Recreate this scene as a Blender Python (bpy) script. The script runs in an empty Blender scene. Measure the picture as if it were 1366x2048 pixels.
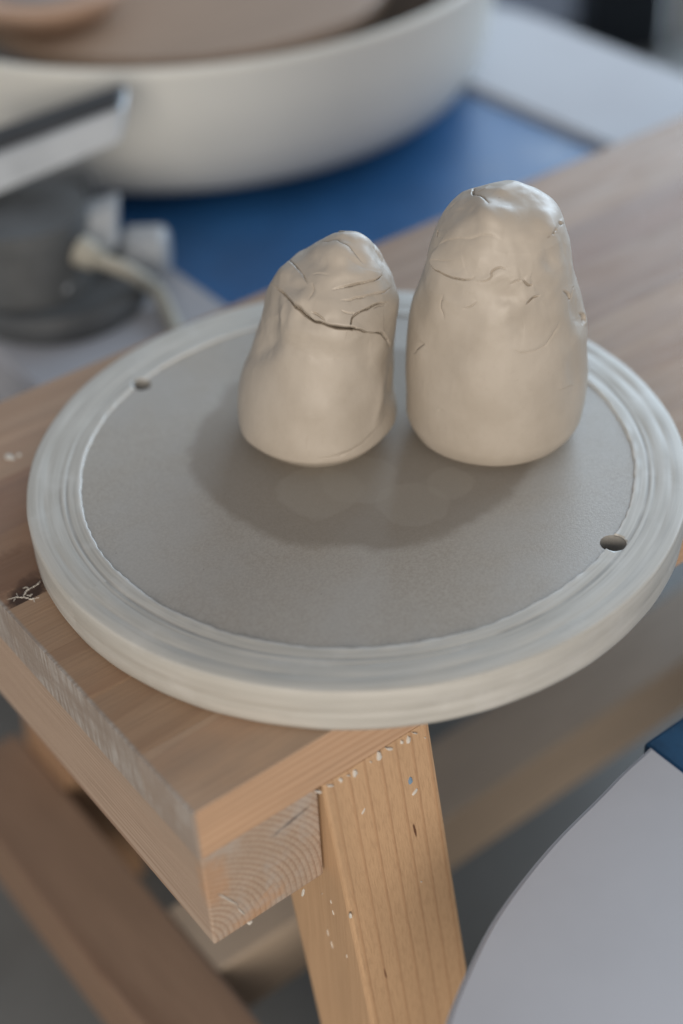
import bpy, bmesh, math, random
import numpy as np
from mathutils import Matrix, Vector

random.seed(7)
rng = np.random.default_rng(11)
S = bpy.context.scene
COL = S.collection

# ------------------------------------------------------------------ camera
CAM = np.array([-0.3323, -0.4443, 0.8848])          # bench runs along +X, bench top at z = 0.45
CR = np.array([0.7893, -0.6127, -0.0402])
CU = np.array([0.4082, 0.4747, 0.7797])
CF = np.array([0.4587, 0.6318, -0.6248])
FPX, PW, PH = 2979.2, 1366.0, 2048.0                # focal length in photo pixels
cam_d = bpy.data.cameras.new('camera')
cam = bpy.data.objects.new('camera', cam_d); COL.objects.link(cam)
cam_d.sensor_fit = 'HORIZONTAL'; cam_d.sensor_width = 24.0
cam_d.lens = FPX / PW * 24.0
cam_d.clip_start = 0.05; cam_d.clip_end = 60
m3 = Matrix([[CR[i], CU[i], -CF[i]] for i in range(3)])
cam.matrix_world = Matrix.Translation(CAM) @ m3.to_quaternion().to_matrix().to_4x4()
cam_d.dof.use_dof = True
cam_d.dof.focus_distance = 0.640
cam_d.dof.aperture_fstop = 2.4
cam_d.dof.aperture_blades = 9
S.camera = cam

# ------------------------------------------------------------------ light
world = bpy.data.worlds.new('World'); S.world = world; world.use_nodes = True
bg = world.node_tree.nodes['Background']
bg.inputs[0].default_value = (0.90, 0.93, 1.0, 1); bg.inputs[1].default_value = 0.34

def area(name, loc, target, size, power, col):
    d = bpy.data.lights.new(name, 'AREA'); d.shape = 'RECTANGLE'
    d.size, d.size_y = size; d.energy = power; d.color = col
    o = bpy.data.objects.new(name, d); COL.objects.link(o)
    o.location = loc
    o.rotation_euler = (Vector(target) - Vector(loc)).to_track_quat('-Z', 'Y').to_euler()
    return o
# cool window beyond the wheel, and a warmer window behind the photographer
area('window_light', (3.95, 1.35, 1.75), (0.1, 0.1, 0.45), (4.2, 2.6), 235, (0.68, 0.84, 1.0))
area('room_light', (-1.85, -2.15, 1.22), (0.0, 0.0, 0.38), (2.0, 1.6), 68, (1.0, 0.905, 0.79))

vs = S.view_settings
vs.view_transform = 'Standard'; vs.look = 'None'; vs.gamma = 1; vs.exposure = 0.0
vs.use_curve_mapping = False

# ------------------------------------------------------------------ helpers
def ray(q):
    return CF * FPX + CR * (q[0] - PW / 2) - CU * (q[1] - PH / 2)
def on_plane(q, n, o):
    d = ray(q); n = np.array(n, float)
    return CAM + d * ((np.array(o, float) - CAM) @ n) / (d @ n)
def at_z(q, z): return on_plane(q, (0, 0, 1), (0, 0, z))
def at_depth(q, depth): return CAM + ray(q) * (depth / FPX)
def project(P):
    d = P - CAM; z = d @ CF
    return np.stack([PW / 2 + FPX * (d @ CR) / z, PH / 2 - FPX * (d @ CU) / z], -1)

def tag(o, label=None, cat=None, group=None, kind=None):
    if label: o['label'] = label
    if cat: o['category'] = cat
    if group: o['group'] = group
    if kind: o['kind'] = kind
    return o
def empty(name, loc):
    o = bpy.data.objects.new(name, None); COL.objects.link(o); o.location = loc
    o.empty_display_size = 0.02
    return o
def base_of(p):
    v = Vector((0, 0, 0))
    while p is not None:
        v = v + p.location; p = p.parent
    return v
def obj(name, src, mat, parent=None, origin=None, smooth=False):
    """src: bmesh or (verts, faces), in world coordinates"""
    me = bpy.data.meshes.new(name)
    if isinstance(src, tuple): me.from_pydata([tuple(v) for v in src[0]], [], [tuple(f) for f in src[1]])
    else: src.to_mesh(me); src.free()
    o = bpy.data.objects.new(name, me); COL.objects.link(o)
    off = base_of(parent) if parent is not None else Vector((0, 0, 0))
    if origin is not None:
        o.location = Vector(origin) - off; off = Vector(origin)
    me.transform(Matrix.Translation(-off))
    if parent is not None: o.parent = parent
    if mat: me.materials.append(mat)
    if smooth: me.polygons.foreach_set('use_smooth', [True] * len(me.polygons))
    me.update()
    return o
def box_bm(x0, x1, y0, y1, z0, z1, bev=0.0008, seg=2):
    bm = bmesh.new()
    bmesh.ops.create_cube(bm, size=1)
    for v in bm.verts:
        v.co = Vector((x0 if v.co.x < 0 else x1, y0 if v.co.y < 0 else y1, z0 if v.co.z < 0 else z1))
    if bev: bmesh.ops.bevel(bm, geom=list(bm.edges), offset=bev, segments=seg, affect='EDGES', profile=0.6)
    return bm
def hull8_bm(pts, bev=0.0008, seg=2):
    """box from 8 corners: bottom 4 (ccw) then top 4"""
    bm = bmesh.new(); v = [bm.verts.new(tuple(p)) for p in pts]
    for f in ((3, 2, 1, 0), (4, 5, 6, 7), (0, 1, 5, 4), (1, 2, 6, 5), (2, 3, 7, 6), (3, 0, 4, 7)):
        bm.faces.new([v[i] for i in f])
    bmesh.ops.recalc_face_normals(bm, faces=bm.faces)
    if bev: bmesh.ops.bevel(bm, geom=list(bm.edges), offset=bev, segments=seg, affect='EDGES', profile=0.6)
    return bm
def lathe(prof, c, n=128, jitter=None, closed=False):
    """prof [(r,z)], revolved about the vertical through c"""
    vs_, fs = [], []
    k = len(prof)
    for i in range(n):
        a = 2 * math.pi * i / n
        for j, (r, z) in enumerate(prof):
            if jitter: r, z = jitter(j, a, r, z)
            vs_.append((c[0] + r * math.cos(a), c[1] + r * math.sin(a), c[2] + z))
    for i in range(n):
        for j in range(k if closed else k - 1):
            a, b = i * k + j, ((i + 1) % n) * k + j
            a2, b2 = i * k + (j + 1) % k, ((i + 1) % n) * k + (j + 1) % k
            fs.append((a, b, b2, a2))
    if not closed:
        if prof[0][0] > 1e-6: fs.append(tuple(range((n - 1) * k, -1, -k)))
        if prof[-1][0] > 1e-6: fs.append(tuple(i * k + k - 1 for i in range(n)))
    bm = bmesh.new()
    V = [bm.verts.new(v) for v in vs_]
    for f in fs:
        try: bm.faces.new([V[i] for i in f])
        except ValueError: pass
    bmesh.ops.remove_doubles(bm, verts=bm.verts, dist=1e-7)
    bmesh.ops.recalc_face_normals(bm, faces=bm.faces)
    return bm
def prism_bm(poly, z0, z1, bev=0.004, seg=3):
    bm = bmesh.new()
    b = [bm.verts.new((p[0], p[1], z0)) for p in poly]; t = [bm.verts.new((p[0], p[1], z1)) for p in poly]
    n = len(poly)
    top = bm.faces.new(t); bm.faces.new(b[::-1])
    for i in range(n): bm.faces.new((b[i], b[(i + 1) % n], t[(i + 1) % n], t[i]))
    bmesh.ops.recalc_face_normals(bm, faces=bm.faces)
    if bev: bmesh.ops.bevel(bm, geom=[e for e in top.edges], offset=bev, segments=seg, affect='EDGES')
    return bm
def tube_bm(pts, rad, n=12):
    P = [Vector(p) for p in pts]; bm = bmesh.new(); rings = []
    rr = rad if hasattr(rad, '__len__') else [rad] * len(P)
    for i, p in enumerate(P):
        t = (P[min(i + 1, len(P) - 1)] - P[max(i - 1, 0)]).normalized()
        a = t.cross(Vector((0.1, 0.2, 1))).normalized(); b = t.cross(a)
        rings.append([bm.verts.new(p + (a * math.cos(2 * math.pi * k / n) + b * math.sin(2 * math.pi * k / n)) * rr[i]) for k in range(n)])
    for A, B in zip(rings, rings[1:]):
        for k in range(n): bm.faces.new((A[k], A[(k + 1) % n], B[(k + 1) % n], B[k]))
    bm.faces.new(rings[0][::-1]); bm.faces.new(rings[-1])
    bmesh.ops.recalc_face_normals(bm, faces=bm.faces)
    return bm
def spline(pts, n=8):
    P = [np.array(p, float) for p in pts]; P = [2 * P[0] - P[1]] + P + [2 * P[-1] - P[-2]]; out = []
    for i in range(1, len(P) - 2):
        for k in range(n):
            t = k / n
            out.append(0.5 * (2 * P[i] + (P[i + 1] - P[i - 1]) * t + (2 * P[i - 1] - 5 * P[i] + 4 * P[i + 1] - P[i + 2]) * t * t
                              + (3 * P[i] - P[i - 1] - 3 * P[i + 1] + P[i + 2]) * t ** 3))
    out.append(P[-2]); return out
_tab = rng.random((64, 64, 64)).astype(np.float32) * 2 - 1
def vnoise(P, scale):
    q = P * scale; i = np.floor(q).astype(int); t = q - i; t = t * t * (3 - 2 * t); r_ = 0
    for a in (0, 1):
        for b in (0, 1):
            for c in (0, 1):
                w = (t[..., 0] if a else 1 - t[..., 0]) * (t[..., 1] if b else 1 - t[..., 1]) * (t[..., 2] if c else 1 - t[..., 2])
                r_ = r_ + w * _tab[(i[..., 0] + a) & 63, (i[..., 1] + b) & 63, (i[..., 2] + c) & 63]
    return r_

# ------------------------------------------------------------------ materials
class NT:
    def __init__(self, name, rough=0.6, spec=0.5):
        self.m = bpy.data.materials.new(name); self.m.use_nodes = True
        self.t = self.m.node_tree; self.b = self.t.nodes['Principled BSDF']
        self.b.inputs['Roughness'].default_value = rough
        self.b.inputs['Specular IOR Level'].default_value = spec
        self.co = self.n('ShaderNodeTexCoord').outputs['Object']
    def n(self, typ, **kw):
        x = self.t.nodes.new(typ)
        for k, v in kw.items(): setattr(x, k, v)
        return x
    def put(self, sock, v):
        if isinstance(v, bpy.types.NodeSocket): self.t.links.new(v, sock)
        elif v is not None: sock.default_value = v
    def math(self, op, a, b=None, c=None, clamp=False):
        x = self.n('ShaderNodeMath', operation=op, use_clamp=clamp)
        for s, v in zip(x.inputs, (a, b, c)): self.put(s, v)
        return x.outputs[0]
    def xyz(self, v):
        x = self.n('ShaderNodeSeparateXYZ'); self.put(x.inputs[0], v); return x.outputs
    def mapping(self, v, loc=(0, 0, 0), scale=(1, 1, 1), rot=(0, 0, 0)):
        x = self.n('ShaderNodeMapping'); self.put(x.inputs['Vector'], v)
        x.inputs['Location'].default_value = loc; x.inputs['Scale'].default_value = scale
        x.inputs['Rotation'].default_value = rot
        return x.outputs[0]
    def noise(self, v, scale, detail=3, rough=0.5, dist=0.0):
        x = self.n('ShaderNodeTexNoise'); self.put(x.inputs['Vector'], v)
        x.inputs['Scale'].default_value = scale; x.inputs['Detail'].default_value = detail
        x.inputs['Roughness'].default_value = rough; x.inputs['Distortion'].default_value = dist
        return x.outputs[0]
    def ramp(self, v, a, b, lo=0.0, hi=1.0, smooth=True):
        x = self.n('ShaderNodeMapRange', interpolation_type='SMOOTHSTEP' if smooth else 'LINEAR')
        for k, val in zip(('Value', 'From Min', 'From Max', 'To Min', 'To Max'), (v, a, b, lo, hi)): self.put(x.inputs[k], val)
        return x.outputs[0]
    def mix(self, fac, a, b, blend='MIX'):
        x = self.n('ShaderNodeMix', data_type='RGBA', blend_type=blend)
        ins = [s for s in x.inputs if s.enabled]
        self.put(ins[0], fac)
        for s, v in zip(ins[1:], (a, b)):
            self.put(s, (*v, 1) if isinstance(v, tuple) and len(v) == 3 else v)
        return [s for s in x.outputs if s.enabled][0]
    def color(self, v): self.put(self.b.inputs['Base Color'], (*v, 1) if isinstance(v, tuple) and len(v) == 3 else v)
    def rough(self, v): self.put(self.b.inputs['Roughness'], v)
    def bump(self, h, strength=0.3, dist=0.001):
        x = self.n('ShaderNodeBump'); self.put(x.inputs['Height'], h)
        x.inputs['Strength'].default_value = strength; x.inputs['Distance'].default_value = dist
        self.t.links.new(x.outputs[0], self.b.inputs['Normal'])

def wood(name, axis, pith, spacing, light, dark, grey=0.0, contrast=1.0, rough=0.55, slip=None, seed=0.0, wob=1.0, marks=None, sharp=0.35):
    """solid timber: growth rings about a pith line along the grain axis"""
    w = NT(name, rough, 0.35)
    X, Y, Z = w.xyz(w.co)
    ax = {'x': (X, Y, Z), 'y': (Y, X, Z), 'z': (Z, X, Y)}[axis]
    cmb = w.n('ShaderNodeCombineXYZ')
    for s, v in zip(cmb.inputs, ax): w.put(s, v)
    g = cmb.outputs[0]                                              # g.x runs along the grain
    low = w.noise(w.mapping(g, (seed, seed * 1.7, 0), (3, 16, 16)), 1.0, 2)
    mid = w.noise(w.mapping(g, (seed, seed, 3), (9, 60, 60)), 1.0, 3)
    a = w.math('SUBTRACT', ax[1], pith[0]); b = w.math('SUBTRACT', ax[2], pith[1])
    r = w.math('SQRT', w.math('ADD', w.math('MULTIPLY', a, a), w.math('MULTIPLY', b, b)))
    r = w.math('ADD', r, w.math('MULTIPLY', low, 0.014 * wob))
    r = w.math('ADD', r, w.math('MULTIPLY', mid, 0.0022 * wob))
    fr = w.math('FRACT', w.math('DIVIDE', r, spacing))
    late = w.ramp(fr, sharp, 0.93)
    late = w.math('MULTIPLY', late, w.ramp(fr, 1.0, 0.94))
    fib = w.noise(w.mapping(g, (0, 0, seed), (22, 900, 900)), 1.0, 3, 0.6)
    pore = w.noise(w.mapping(g, (0, seed, 0), (60, 2400, 2400)), 1.0, 2, 0.6)
    blot = w.noise(w.mapping(g, (seed, 0, 0), (6, 28, 28)), 1.0, 3, 0.55)
    c = w.mix(w.math('MULTIPLY', late, 0.75 * contrast, clamp=True), light, dark)
    c = w.mix(w.ramp(fib, 0.40, 0.75, 0, 0.42 * contrast), c, tuple(k * 0.62 for k in dark))
    c = w.mix(w.ramp(blot, 0.38, 0.68, 0, 0.40), c, tuple(k * 0.72 for k in light))
    if grey > 0:
        dirt = w.noise(w.mapping(g, (2, seed, 1), (14, 30, 30)), 1.0, 4, 0.6)
        nz = w.xyz(w.n('ShaderNodeNewGeometry').outputs['Normal'])[2]
        c = w.mix(w.math('MULTIPLY', w.ramp(dirt, 0.30, 0.70, 0.35 * grey, grey), w.ramp(nz, 0.6, 0.9)), c, (0.265, 0.215, 0.17))
    if marks: c = knot_mark(w, X, Y, Z, c, marks)
    if slip:                                                        # dried slip rubbed into an end or a face
        msk = slip(w, X, Y, Z)
        if slip is end_slip: c = w.mix(w.ramp(X, XL + 0.0022, XL + 0.0004, 0, 0.75), c, (0.235, 0.195, 0.165))
        c = w.mix(msk, c, (0.46, 0.425, 0.39))
    w.color(c)
    w.rough(w.ramp(fib, 0.3, 0.8, rough - 0.08, rough + 0.14))
    w.bump(w.math('ADD', w.math('MULTIPLY', fib, 0.6), w.math('ADD', w.math('MULTIPLY', pore, 0.4), w.math('MULTIPLY', late, 0.35))), 0.35, 0.0006)
    return w.m

def plain(name, col, rough, spec=0.5, var=0.06, scale=20, metal=0.0, speck=0.0):
    w = NT(name, rough, spec)
    n1 = w.noise(w.co, scale, 4, 0.6)
    c = w.mix(w.ramp(n1, 0.3, 0.7), tuple(k * (1 - var) for k in col), tuple(min(1, k * (1 + var)) for k in col))
    if speck:
        c = w.mix(w.ramp(w.noise(w.co, 160, 4, 0.7), 0.60, 0.72, 0, speck), c, (0.45, 0.44, 0.42))
    w.color(c); w.b.inputs['Metallic'].default_value = metal
    w.rough(w.ramp(n1, 0.25, 0.75, rough - 0.06, rough + 0.08))
    w.bump(w.noise(w.co, scale * 18, 3), 0.08, 0.0005)
    return w.m

WHITE = plain('white_laminate', (0.45, 0.455, 0.485), 0.6, 0.3, 0.04, 9)
BLUE = plain('blue_laminate', (0.024, 0.115, 0.290), 0.42, 0.35, 0.14, 14, speck=0.10)
BLUEWORNSHADE = plain('worn_shaded_blue_laminate', (0.013, 0.062, 0.135), 0.55, 0.3, 0.25, 60, speck=0.22)  # worn and speckled; shade on the front deck is put into this darker blue
PANDARK = plain('dark_pan_lining', (0.15, 0.118, 0.09), 0.45, 0.4, 0.25, 25)  # brown tone that darkens the pan's inside
CREAM = plain('cream_plastic', (0.68, 0.68, 0.64), 0.40, 0.4, 0.03, 6)
GREYMETAL = plain('grey_cast_metal', (0.10, 0.107, 0.112), 0.5, 0.5, 0.15, 30)
LIGHTMETAL = plain('pale_grey_metal', (0.42, 0.45, 0.48), 0.35, 0.6, 0.10, 25)
DARKRUBBER = plain('dark_rubber', (0.035, 0.037, 0.04), 0.6, 0.4, 0.2, 30)
HOSE = plain('cream_cable', (0.40, 0.38, 0.32), 0.5, 0.4, 0.06, 30)
BODYGREY = plain('machine_body', (0.30, 0.31, 0.33), 0.5, 0.4, 0.06, 8)
SKYBLUE = plain('pale_blue_plastic', (0.55, 0.66, 0.85), 0.4, 0.5, 0.05, 8)
NAVY = plain('navy_plastic', (0.008, 0.014, 0.022), 0.5, 0.4, 0.2, 12)
PALEGREY = plain('pale_post', (0.38, 0.36, 0.33), 0.5, 0.4, 0.05, 12)
STEEL = plain('brushed_steel', (0.42, 0.43, 0.46), 0.28, 0.5, 0.06, 30, metal=0.9)
KNOT = plain('dark_knot_wood', (0.055, 0.032, 0.022), 0.7, 0.2, 0.5, 400)
SLIP = plain('dried_slip', (0.62, 0.58, 0.52), 0.85, 0.2, 0.10, 300)
BLUECHIP = plain('blue_paint_chip', (0.20, 0.30, 0.42), 0.6, 0.2, 0.1, 300)
DISHWOOD = wood('dish_wood', 'x', (0.9, 0.1), 0.010, (0.50, 0.34, 0.25), (0.43, 0.28, 0.20), contrast=0.5)
BATWOOD = wood('wheel_bat_wood', 'x', (0.9, 0.1), 0.013, (0.38, 0.265, 0.185), (0.31, 0.205, 0.14), contrast=0.6)

# ------------------------------------------------------------------ floor
fw_ = NT('studio_floor', 0.5, 0.4)
fn = fw_.noise(fw_.co, 5, 5, 0.6)
fc = fw_.mix(fw_.ramp(fn, 0.3, 0.7), (0.135, 0.136, 0.130), (0.180, 0.181, 0.175))
fc = fw_.mix(fw_.ramp(fw_.noise(fw_.co, 60, 5, 0.7), 0.58, 0.75, 0, 0.35), fc, (0.24, 0.235, 0.225))
fw_.color(fc)
tag(obj('floor', ([(-4, -4, 0), (5, -4, 0), (5, 5, 0), (-4, 5, 0)], [(0, 1, 2, 3)]), fw_.m), kind='structure')

# ------------------------------------------------------------------ bench
YN, YF, XL, XR = -0.1115, 0.1847, -0.1669, 1.50  # right end lengthened out of view to block window light under the bench
BT, BTH = 0.450, 0.0275
bench = tag(empty('wooden_bench', (0, 0, 0)), 'narrow pine bench of glued staves, splayed legs and low stretchers', 'bench')

def end_slip(w, X, Y, Z):
    n = w.noise(w.mapping(w.co, (0, 0, 0), (5, 420, 40)), 1.0, 4, 0.65)
    n2 = w.noise(w.mapping(w.co, (0, 0, 0), (5, 26, 60)), 1.0, 4, 0.6)
    k = w.math('ADD', w.math('MULTIPLY', w.ramp(n, 0.36, 0.66), w.ramp(n2, 0.34, 0.62, 0.10, 0.80)), 0.20)
    return w.math('MULTIPLY', k, w.ramp(X, XL + 0.0022, XL + 0.0004))
def knot_mark(w, X, Y, Z, c, marks):
    for (p, ax_u, ru, rv, col, st) in marks:
        dx = [w.math('SUBTRACT', s_, float(v)) for s_, v in zip((X, Y, Z), p)]
        u = w.math('ADD', w.math('ADD', w.math('MULTIPLY', dx[0], ax_u[0]), w.math('MULTIPLY', dx[1], ax_u[1])), w.math('MULTIPLY', dx[2], ax_u[2]))
        l2 = w.math('ADD', w.math('ADD', w.math('MULTIPLY', dx[0], dx[0]), w.math('MULTIPLY', dx[1], dx[1])), w.math('MULTIPLY', dx[2], dx[2]))
        v2 = w.math('MAXIMUM', w.math('SUBTRACT', l2, w.math('MULTIPLY', u, u)), 0.0)
        e = w.math('SQRT', w.math('ADD', w.math('DIVIDE', w.math('MULTIPLY', u, u), ru * ru), w.math('DIVIDE', v2, rv * rv)))
        e = w.math('ADD', e, w.math('MULTIPLY', w.math('SUBTRACT', w.noise(w.co, 260, 4, 0.65), 0.5), 1.1))
        c = w.mix(w.ramp(e, 1.15, 0.55, 0, st), c, col)
    return c
joints = [YN, -0.0730, -0.0345, 0.0010, 0.0365, 0.0860, 0.1240, 0.1550, YF]
tones = [((0.60, 0.395, 0.255), (0.47, 0.275, 0.165)), ((0.42, 0.268, 0.165), (0.31, 0.18, 0.105)), ((0.40, 0.25, 0.15), (0.30, 0.17, 0.10)),
         ((0.41, 0.262, 0.162), (0.30, 0.175, 0.105)), ((0.34, 0.205, 0.13), (0.24, 0.13, 0.08)), ((0.33, 0.19, 0.125), (0.23, 0.12, 0.078)),
         ((0.43, 0.28, 0.185), (0.33, 0.20, 0.13)), ((0.42, 0.27, 0.175), (0.31, 0.185, 0.115))]
piths = [(-0.10, 0.36), (-0.04, 0.40), (0.0, 0.37), (0.02, 0.53), (0.075, 0.38), (0.10, 0.37), (0.13, 0.52), (0.19, 0.39)]
for i in range(8):
    m = wood('stave_%d' % i, 'x', piths[i], 0.0042 + 0.0009 * (i % 3), *tones[i], grey=0.60 if i == 0 else 0.34,
             contrast=0.8, rough=0.52, slip=end_slip, seed=i * 1.37,
             marks=[(at_z((56, 1184), BT), (0.8, 0.6, 0), 0.0150, 0.0085, (0.045, 0.025, 0.018), 0.97), (at_z((30, 1140), BT), (1, 0, 0), 0.030, 0.016, (0.16, 0.085, 0.052), 0.55)] if i == 4 else
                   [(at_z((70, 1140), BT), (1, 0, 0), 0.040, 0.013, (0.15, 0.08, 0.05), 0.5)] if i == 5 else None)
    y0, y1 = joints[i] + 0.00003, joints[i + 1] - 0.00003
    if i == 0: m.name = 'front_stave'
    obj('stave', box_bm(XL, XR, y0, y1, BT - BTH, BT, 0.0001 if i else 0.0005), m, bench)

def beam_slip(w, X, Y, Z):
    n = w.noise(w.mapping(w.co, (0, 0, 0), (70, 12, 70)), 1.0, 4, 0.65)
    n2 = w.noise(w.co, 34, 2)
    return w.math('MULTIPLY', w.math('MULTIPLY', w.ramp(n, 0.42, 0.66), w.ramp(n2, 0.42, 0.62, 0.08, 0.45)), w.ramp(Y, YN + 0.003, YN + 0.001))
BEAM = wood('end_beam_pine', 'y', (-0.176, 0.368), 0.00265, (0.49, 0.375, 0.285), (0.34, 0.215, 0.15), contrast=1.0, rough=0.6, slip=beam_slip, seed=3.1, wob=0.35,
            marks=[(on_plane((588, 1642), (0, 1, 0), (0, YN, 0)), (0.97, 0, 0.25), 0.0115, 0.0014, (0.05, 0.025, 0.018), 0.95), (on_plane((430, 1765), (0, 1, 0), (0, YN, 0)), (0, 0, 1), 0.016, 0.008, (0.50, 0.28, 0.15), 0.5), (on_plane((520, 1820), (0, 1, 0), (0, YN, 0)), (1, 0, 0.5), 0.016, 0.005, (0.50, 0.28, 0.15), 0.5)])
beam = obj('end_beam', box_bm(XL + 0.0012, -0.1093, YN + 0.0008, YF, 0.3665, BT - BTH - 0.0003, 0.0011), BEAM, bench)
obj('end_beam', box_bm(XR - 0.059, XR - 0.0012, YN + 0.0008, YF, 0.3665, BT - BTH - 0.0003, 0.0011), BEAM, bench)
SPL = 0.187
def leg(x0, x1, side, mat):
    zt, zb = BT - BTH - 0.0003, 0.0
    y = YN if side < 0 else YF
    f0, f1 = y, y + side * (zt - zb) * SPL
    d = -side * 0.053
    P = [(x0, f1, zb), (x1, f1, zb), (x1, f1 + d, zb), (x0, f1 + d, zb), (x0, f0, zt), (x1, f0, zt), (x1, f0 + d, zt), (x0, f0 + d, zt)]
    return obj('leg', hull8_bm(P, 0.0016), mat, bench)
LEGW = wood('leg_pine', 'z', (-0.46, -0.10), 0.0082, (0.56, 0.365, 0.215), (0.36, 0.19, 0.10), contrast=0.6, rough=0.5, seed=5.3, wob=0.22, sharp=0.72,
            marks=[(on_plane((830, 1662), (0, -1, 0.187), (0, YN, BT - BTH)), (0.06, -0.18, -0.98), 0.0055, 0.0007, (0.10, 0.04, 0.02), 0.9), (on_plane((771, 1948), (0, -1, 0.187), (0, YN, BT - BTH)), (0.06, -0.18, -0.98), 0.004, 0.0005, (0.14, 0.06, 0.03), 0.8)])
LEGD = wood('leg_pine_red', 'z', (-0.3, 0.35), 0.006, (0.40, 0.25, 0.15), (0.30, 0.16, 0.09), contrast=0.9, seed=8.3, wob=0.5)
leg(-0.1072, -0.0510, -1, LEGW); leg(-0.1072, -0.0510, 1, LEGD)
leg(XR - 0.1155, XR - 0.0593, -1, LEGW); leg(XR - 0.1155, XR - 0.0593, 1, LEGD)
CROSS = wood('cross_stretcher_pine', 'y', (-0.13, 0.02), 0.009, (0.31, 0.205, 0.140), (0.20, 0.12, 0.08), contrast=0.9, seed=2.2)
LONG = wood('long_stretcher_pine', 'x', (0.03, -0.02), 0.008, (0.50, 0.405, 0.315), (0.38, 0.29, 0.215), contrast=0.8, seed=4.4)
obj('cross_stretcher', box_bm(-0.161, -0.1078, -0.175, 0.245, 0.097, 0.160, 0.002), CROSS, bench)
obj('cross_stretcher', box_bm(XR - 0.0585, XR - 0.006, -0.175, 0.245, 0.097, 0.160, 0.002), CROSS, bench)
obj('long_stretcher', box_bm(-0.1072, XR - 0.0590, 0.008, 0.062, 0.104, 0.1585, 0.002), LONG, bench)

def patch_bm(pix, n, o, lift, bulge=0.0004):
    """irregular flake whose outline is given in photo pixels on the plane (n, o)"""
    n = np.array(n, float); n /= np.linalg.norm(n)
    P = [on_plane(q, n, o) for q in pix]
    c = sum(P) / len(P)
    bm = bmesh.new()
    low = [bm.verts.new(tuple(p - n * 0.0003)) for p in P]
    mid = [bm.verts.new(tuple(p * 0.85 + c * 0.15 + n * lift)) for p in P]
    top = bm.verts.new(tuple(c + n * (lift + bulge)))
    k = len(P)
    for i in range(k):
        j = (i + 1) % k
        bm.faces.new((low[i], low[j], mid[j], mid[i])); bm.faces.new((mid[i], mid[j], top))
    bmesh.ops.recalc_face_normals(bm, faces=bm.faces)
    return bm
def blob(cx, cy, rx, ry, ang=0.0, k=9, j=0.3):
    o_ = []
    for i in range(k):
        a = 2 * math.pi * i / k; s = 1 + random.uniform(-j, j)
        u, v = rx * s * math.cos(a), ry * s * math.sin(a)
        o_.append((cx + u * math.cos(ang) - v * math.sin(ang), cy + u * math.sin(ang) + v * math.cos(ang)))
    return o_
FN, FO = (0, -1, SPL), (0, YN, BT - BTH)                         # front plane of the leg
TOP, TO = (0, 0, 1), (0, 0, BT)
FRB, FRO = (0, -1, 0), (0, YN + 0.0008, 0.4)
# drips and crumbs of dried slip
sb = bmesh.new()
def join(dst, src):
    me = bpy.data.meshes.new('tmp'); src.to_mesh(me); src.free(); dst.from_mesh(me); bpy.data.meshes.remove(me)
def cr4(x, y): return (560 + x / 3.315, 1430 + y / 3.315)
for (x, y, rx, ry) in [(255, 508, 26, 12), (330, 468, 24, 9), (400, 428, 13, 17), (495, 382, 15, 32), (655, 275, 17, 32), (722, 222, 24, 11), (806, 180, 10, 13), (850, 162, 12, 28), (890, 118, 18, 6), (600, 310, 10, 5), (450, 400, 12, 5)]:
    q = cr4(x, y); join(sb, patch_bm(blob(*q, rx / 3.315, ry / 3.315, 0.1), FN, (0, YN, BT - BTH), 0.0005, 0.0003))
for (x, y, rx, ry, a) in [(895, 508, 34, 11, -0.95), (935, 1105, 6, 4, 0), (550, 640, 26, 5, -1.1), (960, 150, 8, 5, 0)]:
    q = cr4(x, y); join(sb, patch_bm(blob(*q, rx / 3.315, ry / 3.315, a), FN, FO, 0.0003, 0.0002))
LX = (-1, 0, 0), (-0.1072, 0, 0)
for (x, y, rx, ry, a) in [(465, 1335, 7, 20, -0.3), (340, 1240, 1.6, 16, -0.3), (355, 1312, 1.4, 18, -0.35), (345, 1520, 1.8, 30, -0.3), (318, 1440, 1.3, 24, -0.2), (445, 1600, 1.6, 12, -0.2), (280, 1185, 4, 3, 0)]:
    q = cr4(x, y); join(sb, patch_bm(blob(*q, rx / 3.315, ry / 3.315, a), *LX, 0.0003, 0.0002))
for (q, rx, ry, a) in [((20, 915), 10, 6, 0.2), ((38, 911), 5, 3, 0), ((62, 1010), 3, 2, 0)]:
    join(sb, patch_bm(blob(*q, rx, ry, a), TOP, TO, 0.0004, 0.0004))
for (q, rx, ry, a) in [((500, 1845), 6, 3, -0.5), ((606, 1786), 2, 9, 0.3), ((455, 1798), 22, 2.2, 0.5), ((481, 1822), 12, 2, 0.8)]:
    join(sb, patch_bm(blob(*q, rx, ry, a), FRB, FRO, 0.0004, 0.0003))
# ragged threads of slip lodged in the knot
for line, r0 in (([(14, 1199), (32, 1195), (50, 1196), (66, 1198), (79, 1194)], 0.00032), ([(46, 1195), (52, 1184), (62, 1176), (74, 1169), (80, 1162)], 0.00036), ([(58, 1180), (52, 1174), (46, 1176)], 0.00022), ([(36, 1194), (33, 1187)], 0.0002), ([(66, 1197), (70, 1204)], 0.00018), ([(30, 1196), (27, 1202)], 0.0002), ([(52, 1190), (60, 1192), (64, 1188)], 0.0003)):
    P = [at_z(q, BT + 0.0001) for q in line]
    P = spline(P, 6); P = [p + np.array([random.uniform(-1, 1), random.uniform(-1, 1), 0]) * 0.0003 for p in P]
    k_ = len(P)
    join(sb, tube_bm(P, [r0 * random.uniform(0.35, 1.5) * (1 - 0.7 * abs(2 * i_ / (k_ - 1) - 1) ** 3) for i_ in range(k_)], 5))
tag(obj('dried_slip', sb, SLIP, bench), kind='stuff')
obj('paint_chip', patch_bm(blob(*cr4(862, 435), 4, 7, 0.3), FN, FO, 0.0004, 0.0002), BLUECHIP, bench)

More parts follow.
